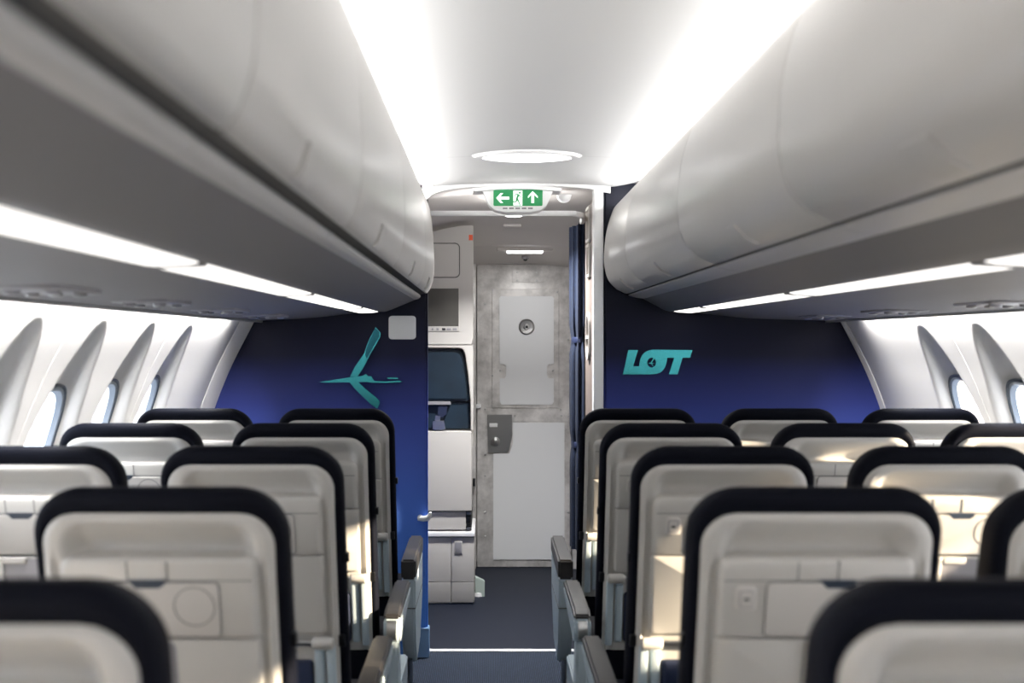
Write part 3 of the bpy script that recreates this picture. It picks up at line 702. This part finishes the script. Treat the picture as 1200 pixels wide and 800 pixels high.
obj('folded_seat_pan', box(new(), -0.60, x1, -0.02, 0.13, z0, z1, 0.006, 3), M['galley'], t)
# pull-out work surface and latches
t = thing('galley_shelf', 'cream galley drawer front with black latches under the folded jump seat', 'shelf unit', (0, DG, 0))
x1, z1 = G(546, 599.5); _, z0 = G(0, 620.5)
obj('back_panel', box(new(), XL, xr - 0.01, 0.03, 0.5, G(0, 622)[1], G(0, 599)[1], 0.002), M['dark'], t)
obj('drawer', box(new(), -0.60, x1, 0.0, 0.05, z0, z1, 0.005), M['galley'], t)
for a_, b_ in ((600, 603), (604.5, 611), (613, 616), (618, 620.5)):
    xa, zb = G(547, a_); xb, za = G(552, b_); obj('latch', box(new(), xa, xb, 0.0, 0.04, za, zb, 0.002), M['blackp'] if a_ in (604.5, 613) else M['steel'], t)
xa, zb = G(0, 622.5); xb, za = G(556.5, 628); tag(obj('galley_counter', box(new(), XL, xb, DG - 0.025, DG + 0.5, za, zb, 0.008, 3), M['white']), 'thin white counter edge on top of the lower galley cabinet', 'counter')
# lower cabinet
t = thing('lower_cabinet', 'cream lower galley cabinet with two doors standing on the vestibule floor', 'cabinet', (0, DG, 0))
xr2 = G(556, 0)[0]; zt = G(0, 628.5)[1]; zk = G(0, 681.5)[1]; xs = G(529, 0)[0]
obj('body', box(new(), XL, xr2, 0.006, 0.5, 0.003, zt, 0.006), M['galley'], t)
for xa, xb in ((-0.62, xs - 0.0015), (xs + 0.0015, xr2 - 0.002)):
    q = obj('door', box(new(), xa, xb, -0.006, 0.01, zk + 0.001, zt - 0.004, 0.003), M['galley'], t)
    obj('kick_band', box(new(), xa, xb, -0.007, 0.01, 0.012, zk - 0.001, 0.003), M['kick'], t)
xa, zb = G(532.3, 633); xb, za = G(542, 648.5)
obj('latch_frame', box(new(), xa, xb, -0.012, -0.002, za, zb, 0.003), M['galley'], q); obj('latch_paddle', box(new(), xa + 0.005, xb - 0.005, -0.015, -0.010, za + 0.008, zb - 0.008, 0.002), M['psu'], q)
# door stop plate on the floor by the cabinet
pts = [at(556.8, 675, 6.7), at(566, 679, 6.7), at(568, 681, 6.7), at(568, 699, 6.7), at(563, 701.5, 6.7), at(556.8, 699.5, 6.7)]
t = tag(obj('door_stop', prism([(x, z) for x, z in pts], 6.68, 6.72, 0.004), mat('grey_green_plastic', (170, 182, 176), 0.4)), 'small grey green door stop standing against the right side of the lower cabinet', 'door stop')
t2 = obj('foot', lathe(new(), [(0.028, 0.0), (0.026, 0.02), (0.01, 0.028)], (-0.045, 6.70, 0.001), 'z', 20), M['white'], t)
# phone bracket on left jamb
xa, zb = at(554.5, 567, 7.3); tag(obj('jamb_catch', box(new(), xa - 0.004, xa + 0.012, 7.42, 7.46, zb - 0.03, zb + 0.02, 0.003), M['blackp']), 'small black catch on the left jamb of the cockpit door', 'catch')

# ------------------------------------------------------------------ passenger seats
SL = 0.27
def T(p): return Vector((p[0], p[1] + SL * (1.2 - p[2]), p[2]))      # recline shear, back face at y=0 when z=1.2
def back_outline(inset_top, inset_side, z0, r, n=10, wt=0.2235):
    w = wt - inset_side
    return rrect(-w, w, z0, 1.224 - inset_top, (0.01, 0.01, r, r), n)
def shell_height(x, z, w, ztop):
    # distance from outline edge eases the rim, scoop under the headrest rim, then the flush lower area
    ex = w - abs(x); ez = ztop - z
    e = min(ex, ez) if ez > 0 else 0
    h = 0.006 - 0.008 * ss(0, 0.012, e)
    scoop = ss(1.092, 1.108, z) * (1 - ss(1.118, ztop - 0.006, z)) * (1 - ss(w - 0.062, w - 0.032, abs(x)))
    h += 0.042 * scoop + (0.010 * ss(0.186, 0.190, w - (w - abs(x))) * -1 + 0.006) * (1 - ss(1.06, 1.12, z)) * ss(0.172, 0.176, abs(x))
    return h
def rb(bm, x0, x1, y0, y1, z0, z1, r=0.005, seg=3): return box(bm, x0, x1, y0, y1, z0, z1, r, seg, f=T)
def make_seat(side, front):
    """side 'left': aisle armrest on +x and fittings shifted to the left; 'right': aisle armrest on -x"""
    a = 1 if side == 'left' else -1
    dx = -0.045 if side == 'left' else 0.0
    t = thing('passenger_seat', '', 'seat')
    # navy leather back: outer rim seen around the shell
    bm = new(); z0 = 0.47
    rings = []
    for y, it, isd, r in ((0.085, 0.050, 0.030, 0.05), (0.055, 0.046, 0.024, 0.056), (0.006, 0.044, 0.021, 0.060), (0.002, 0.036, 0.018, 0.062), (0.0005, 0.030, 0.016, 0.062), (0.000, 0.022, 0.011, 0.070), (0.004, 0.010, 0.005, 0.080), (0.016, 0.001, 0.0, 0.088), (0.035, 0.0, 0.0, 0.088), (0.070, 0.006, 0.003, 0.085), (0.100, 0.020, 0.012, 0.078), (0.118, 0.042, 0.030, 0.062)):
        rings.append([(x, y, z) for x, z in back_outline(it, isd, z0, r)])
    loft(bm, rings, f=T); obj('backrest', bm, M['leather'], t, angle=50)
    # light moulded back shell
    bm = new(); w0 = 0.2235 - 0.020; zt = 1.180; R = 0.060
    nx, nz = 48, 90; grid = []
    for i in range(nz + 1):
        v = i / nz; z = 0.47 + (zt - 0.47) * (1 - (1 - v) ** 1.25)
        w = w0
        if z > zt - R: w = w0 - R + math.sqrt(max(0, R * R - (z - zt + R) ** 2))
        row = []
        for j in range(nx + 1):
            u = -1 + 2 * j / nx; uu = u * (1.15 - 0.15 * u * u) if abs(u) <= 1 else u
            x = uu * w; row.append(bm.verts.new(T((x, shell_height(x, z, w if z < zt - R else w, zt) - 0.004, z))))
        grid.append(row)
    for i in range(nz):
        for j in range(nx): bm.faces.new((grid[i][j], grid[i][j + 1], grid[i + 1][j + 1], grid[i + 1][j]))
    obj('back_shell', bm, M['shell'], t, angle=60)
    # raised housing: ledge, tray zone, lower panel
    W1 = 0.172
    bm = new(); rings = []
    for y, g in ((0.012, 0.0), (-0.010, 0.0), (-0.018, 0.004), (-0.021, 0.010)):
        rings.append([(x, y, z) for x, z in rrect(-W1 + g, W1 - g, 0.953 + g * 0.2, 1.103 - g * 1.2, (0.006, 0.006, 0.022, 0.022), 5)])
    loft(bm, rings, f=T); hs = obj('upper_housing', bm, M['shell'], t, angle=45)
    bm = new()
    for x in (-0.035 + dx * 0.4, 0.035 + dx * 0.4): rb(bm, x - 0.0008, x + 0.0008, -0.0222, -0.018, 1.060, 1.096, 0)
    rb(bm, -W1 + 0.008, W1 - 0.008, -0.0218, -0.018, 1.0595, 1.061, 0)
    obj('ledge_seam', bm, M['seam_dark'], t, smooth=False)
    # tray table with gap line around it
    xa, xb = -0.088 + dx, 0.150 + dx
    pts = rrect(xa, xb, 0.956, 1.057, 0.010); bm = plate(new(), rrect(xa - 0.0016, xb + 0.0016, 0.9545, 1.0585, 0.011), -0.0222, -0.016, f=T); obj('tray_gap', bm, M['seam_dark'], t)
    tr = obj('tray_table', plate(new(), pts, -0.0255, -0.016, 0.002, f=T), M['tray'], t)
    cx = (0.062 if side == 'left' else 0.106); cz = 1.013
    bm = new(); n = 40; rr = []
    for r_, y in ((0.0365, -0.0254), (0.0365, -0.0264), (0.0350, -0.0264), (0.0350, -0.0254)): rr.append([(cx + r_ * cos(2 * pi * k / n), y, cz + r_ * sin(2 * pi * k / n)) for k in range(n)])
    loft(bm, rr, False, False, f=T); obj('cup_ring', bm, M['seam_dark'], tr)
    nxx = 0.034 + dx * 1.2
    bm = plate(new(), [(nxx - 0.032, 1.062), (nxx + 0.032, 1.062), (nxx + 0.032, 1.054), (nxx + 0.022, 1.047), (nxx - 0.018, 1.047)], -0.0262, -0.017, f=T); obj('latch_recess', bm, M['gasket'], tr)
    # usb socket
    if side == 'right':
        us = obj('socket_plate', plate(new(), rrect(-0.142, -0.106, 1.005, 1.050, 0.008), -0.0275, -0.018, 0.003, f=T), M['tray'], t)
        obj('socket_rim', plate(new(), rrect(-0.137, -0.111, 1.011, 1.044, 0.006), -0.0282, -0.024, 0.001, f=T), M['psu'], us)
        obj('socket_face', plate(new(), rrect(-0.1355, -0.1125, 1.0125, 1.0425, 0.005), -0.0288, -0.024, 0.001, f=T), M['tray'], us)
        obj('socket_port', plate(new(), rrect(-0.129, -0.119, 1.025, 1.0295, 0.001), -0.0296, -0.024, 0.0, f=T), M['blackp'], us)
    # lower panel
    bm = new(); rings = []
    for y, g in ((0.012, 0.0), (-0.012, 0.0), (-0.018, 0.003), (-0.020, 0.007)):
        rings.append([(x, y, z) for x, z in rrect(-W1 + g, W1 - g, 0.742 + g, 0.950 - g * 0.3, (0.012, 0.012, 0.004, 0.004), 4)])
    loft(bm, rings, f=T); lpn = obj('lower_panel', bm, M['shell'], t, angle=45)
    # hook and recess in the lower panel beside the tray latch
    hx = 0.045 + dx * 1.6
    obj('bottle_recess', plate(new(), rrect(hx - 0.050, hx + 0.050, 0.835, 0.944, 0.012), -0.0215, -0.016, f=T), M['psu'], lpn)
    obj('bottle_clip', plate(new(), rrect(hx - 0.058, hx - 0.046, 0.85, 0.948, 0.005), -0.030, -0.016, 0.003, f=T), M['tray'], lpn)
    bm = plate(new(), rrect(hx - 0.046, hx + 0.012, 0.931, 0.948, 0.006), -0.030, -0.016, 0.003, f=T); obj('bottle_clip', bm, M['tray'], lpn)
    # pivot bar across the back, end knobs
    bm = new(); tube(bm, [(-0.168, -0.030, 0.722), (0.168, -0.030, 0.722)], 0.0075, f=T); pv = obj('tray_pivot_bar', bm, M['silver'], t)
    for s in (-1, 1):
        bm = new(); tube(bm, [(s * 0.138, -0.030, 0.722), (s * 0.142, -0.030, 0.722), (s * 0.146, -0.030, 0.722), (s * 0.188, -0.030, 0.722), (s * 0.193, -0.030, 0.722)], [0.010, 0.015, 0.0165, 0.0165, 0.012], 20, f=T); obj('pivot_knob', bm, M['shell'], pv)
        bm = rb(new(), s * 0.205 - 0.012, s * 0.205 + 0.012, -0.004, 0.012, 0.705, 0.738, 0.003); obj('pivot_bracket', bm, M['blackp'], pv)
        obj('tray_arm', rb(new(), s * 0.183 - 0.011, s * 0.183 + 0.011, -0.026, 0.004, 0.49, 0.712, 0.006), M['armgrey'], t)
    # literature pocket and lower back
    bm = new(); rb(bm, -0.135, 0.135, -0.022, 0.008, 0.50, 0.672, 0.012, 4); obj('literature_pocket', bm, M['pocket'], t)
    for s in (-1, 1): obj('pocket_frame', rb(new(), s * 0.152 - 0.012, s * 0.152 + 0.012, -0.020, 0.006, 0.50, 0.70, 0.007, 3), M['armgrey'], t)
    # black clips on both flanks
    for s in (-1, 1):
        bm = rb(new(), s * 0.222 - 0.006, s * 0.222 + 0.010, 0.010, 0.030, 0.928, 0.953, 0.003); obj('recline_clip', bm, M['blackp'], t)
    # seat cushion, pan, legs
    bm = new(); box(bm, -0.222, 0.222, 0.20, 0.68, 0.36, 0.47, 0.035, 5); obj('seat_cushion', bm, M['leather'], t, angle=60)
    bm = new(); box(bm, -0.232, 0.232, 0.16, 0.64, 0.30, 0.36, 0.012, 3); obj('seat_pan', bm, M['armgrey'], t)
    for s in (-1, 1):
        bm = new(); tube(bm, [(s * 0.15, 0.22, 0.31), (s * 0.15, 0.16, 0.02)], 0.014); tube(bm, [(s * 0.15, 0.56, 0.31), (s * 0.15, 0.66, 0.02)], 0.014); box(bm, s * 0.15 - 0.018, s * 0.15 + 0.018, 0.10, 0.70, 0.0, 0.022, 0.005)
        obj('leg', bm, M['silver'], t)
    # armrest towards the aisle
    X = a * 0.272; hw = 0.027
    if front:
        bm = new(); pr = [(0.10, 0.632), (0.62, 0.640), (0.62, 0.575), (0.10, 0.555)]
        loft(bm, [[(X + x, y, z) for y, z in pr] for x in (-hw - 0.002, hw + 0.002)]); bmesh.ops.bevel(bm, geom=bm.edges[:], offset=0.008, segments=3, affect='EDGES'); ar = obj('armrest_pad', bm, M['armpad'], t)
        bm = new(); pr = [(0.105, 0.556), (0.62, 0.576), (0.60, 0.40), (0.45, 0.24), (0.22, 0.20), (0.145, 0.30), (0.115, 0.44)]
        loft(bm, [[(X + x, y, z) for y, z in pr] for x in (-hw, hw)]); bmesh.ops.bevel(bm, geom=bm.edges[:], offset=0.008, segments=3, affect='EDGES'); obj('armrest_shroud', bm, M['armgrey'], t)
        obj('shroud_joint', box(new(), X - hw - 0.001, X + hw + 0.001, 0.108, 0.56, 0.440, 0.4425, 0), M['seam_dark'], t)
    else:
        bm = new(); pr = [(0.115, 0.602), (0.16, 0.614), (0.58, 0.618), (0.63, 0.606), (0.63, 0.590), (0.115, 0.585)]
        loft(bm, [[(X + x, y, z) for y, z in pr] for x in (-hw, hw)]); bmesh.ops.bevel(bm, geom=bm.edges[:], offset=0.007, segments=3, affect='EDGES'); ar = obj('armrest_pad', bm, M['armpad'], t)
        bm = new(); pr = [(0.098, 0.545), (0.105, 0.588), (0.63, 0.590), (0.64, 0.575), (0.60, 0.556), (0.20, 0.530), (0.155, 0.500), (0.115, 0.510)]
        loft(bm, [[(X + x, y, z) for y, z in pr] for x in (-hw, hw)]); bmesh.ops.bevel(bm, geom=bm.edges[:], offset=0.009, segments=3, affect='EDGES'); obj('armrest_frame', bm, M['armgrey'], t)
        bm = new(); tube(bm, [(X - hw * 0.55, 0.118, 0.552), (X + hw * 0.55, 0.118, 0.552)], 0.034, 24); obj('armrest_pivot', bm, M['silver'], ar)
        bm = new(); pr = [(0.112, 0.520), (0.190, 0.520), (0.235, 0.34), (0.250, 0.20), (0.155, 0.20), (0.125, 0.36)]
        loft(bm, [[(X + x, y, z) for y, z in pr] for x in (-hw * 0.75, hw * 0.75)]); bmesh.ops.bevel(bm, geom=bm.edges[:], offset=0.008, segments=3, affect='EDGES'); obj('armrest_post', bm, M['armgrey'], t)
        bm = new(); pr = [(0.25, 0.34), (0.62, 0.34), (0.62, 0.26), (0.50, 0.20), (0.24, 0.20)]
        loft(bm, [[(X + x, y, z) for y, z in pr] for x in (-hw * 0.6, hw * 0.6)]); bmesh.ops.bevel(bm, geom=bm.edges[:], offset=0.006, segments=2, affect='EDGES'); obj('side_shroud', bm, M['armgrey'], t)
    # aisle-side spreader foot
    bm = new(); tube(bm, [(X, 0.20, 0.22), (X, 0.22, 0.12), (X - a * 0.04, 0.26, 0.03)], 0.011); box(bm, X - a * 0.04 - 0.02, X - a * 0.04 + 0.02, 0.20, 0.62, 0.0, 0.02, 0.005); obj('spreader_foot', bm, M['silver'], t)
    return t
protos = {}
def copy_tree(o, parent=None):
    c = o.copy(); C.objects.link(c)
    if parent: c.parent = parent
    for ch in list(o.children): copy_tree(ch, c)
    return c
ROWY = {1: 4.37, 2: 3.58, 3: 2.79, 4: 2.00, 5: 1.21}
SX = {'LA': -0.575, 'LW': -1.117, 'RA': 0.580, 'RM': 1.122, 'RW': 1.664}
rown = {1: 'front row by the bulkhead', 2: 'second row from the bulkhead', 3: 'third row from the bulkhead', 4: 'second row from the camera', 5: 'row nearest the camera'}
coln = {'LA': 'left of the aisle', 'LW': 'by the left windows', 'RA': 'right of the aisle', 'RM': 'middle of the right three', 'RW': 'by the right windows'}
plan = {1: ['LW', 'LA', 'RA', 'RM', 'RW'], 2: ['LW', 'LA', 'RA', 'RM', 'RW'], 3: ['LW', 'LA', 'RA', 'RM'], 4: ['LA', 'RA', 'RM'], 5: ['LA', 'RA']}
for r, cols in plan.items():
    for c in cols:
        key = ('left' if c[0] == 'L' else 'right', r == 1)
        if key not in protos: o = protos[key] = make_seat(*key)
        else: o = copy_tree(protos[key])
        o.location = (SX[c], ROWY[r], 0.001)
        lab = 'navy seat, grey shell, %s, %s' % (coln[c], rown[r])
        tag(o, lab, 'seat', 'passenger seats in rows facing the bulkhead')
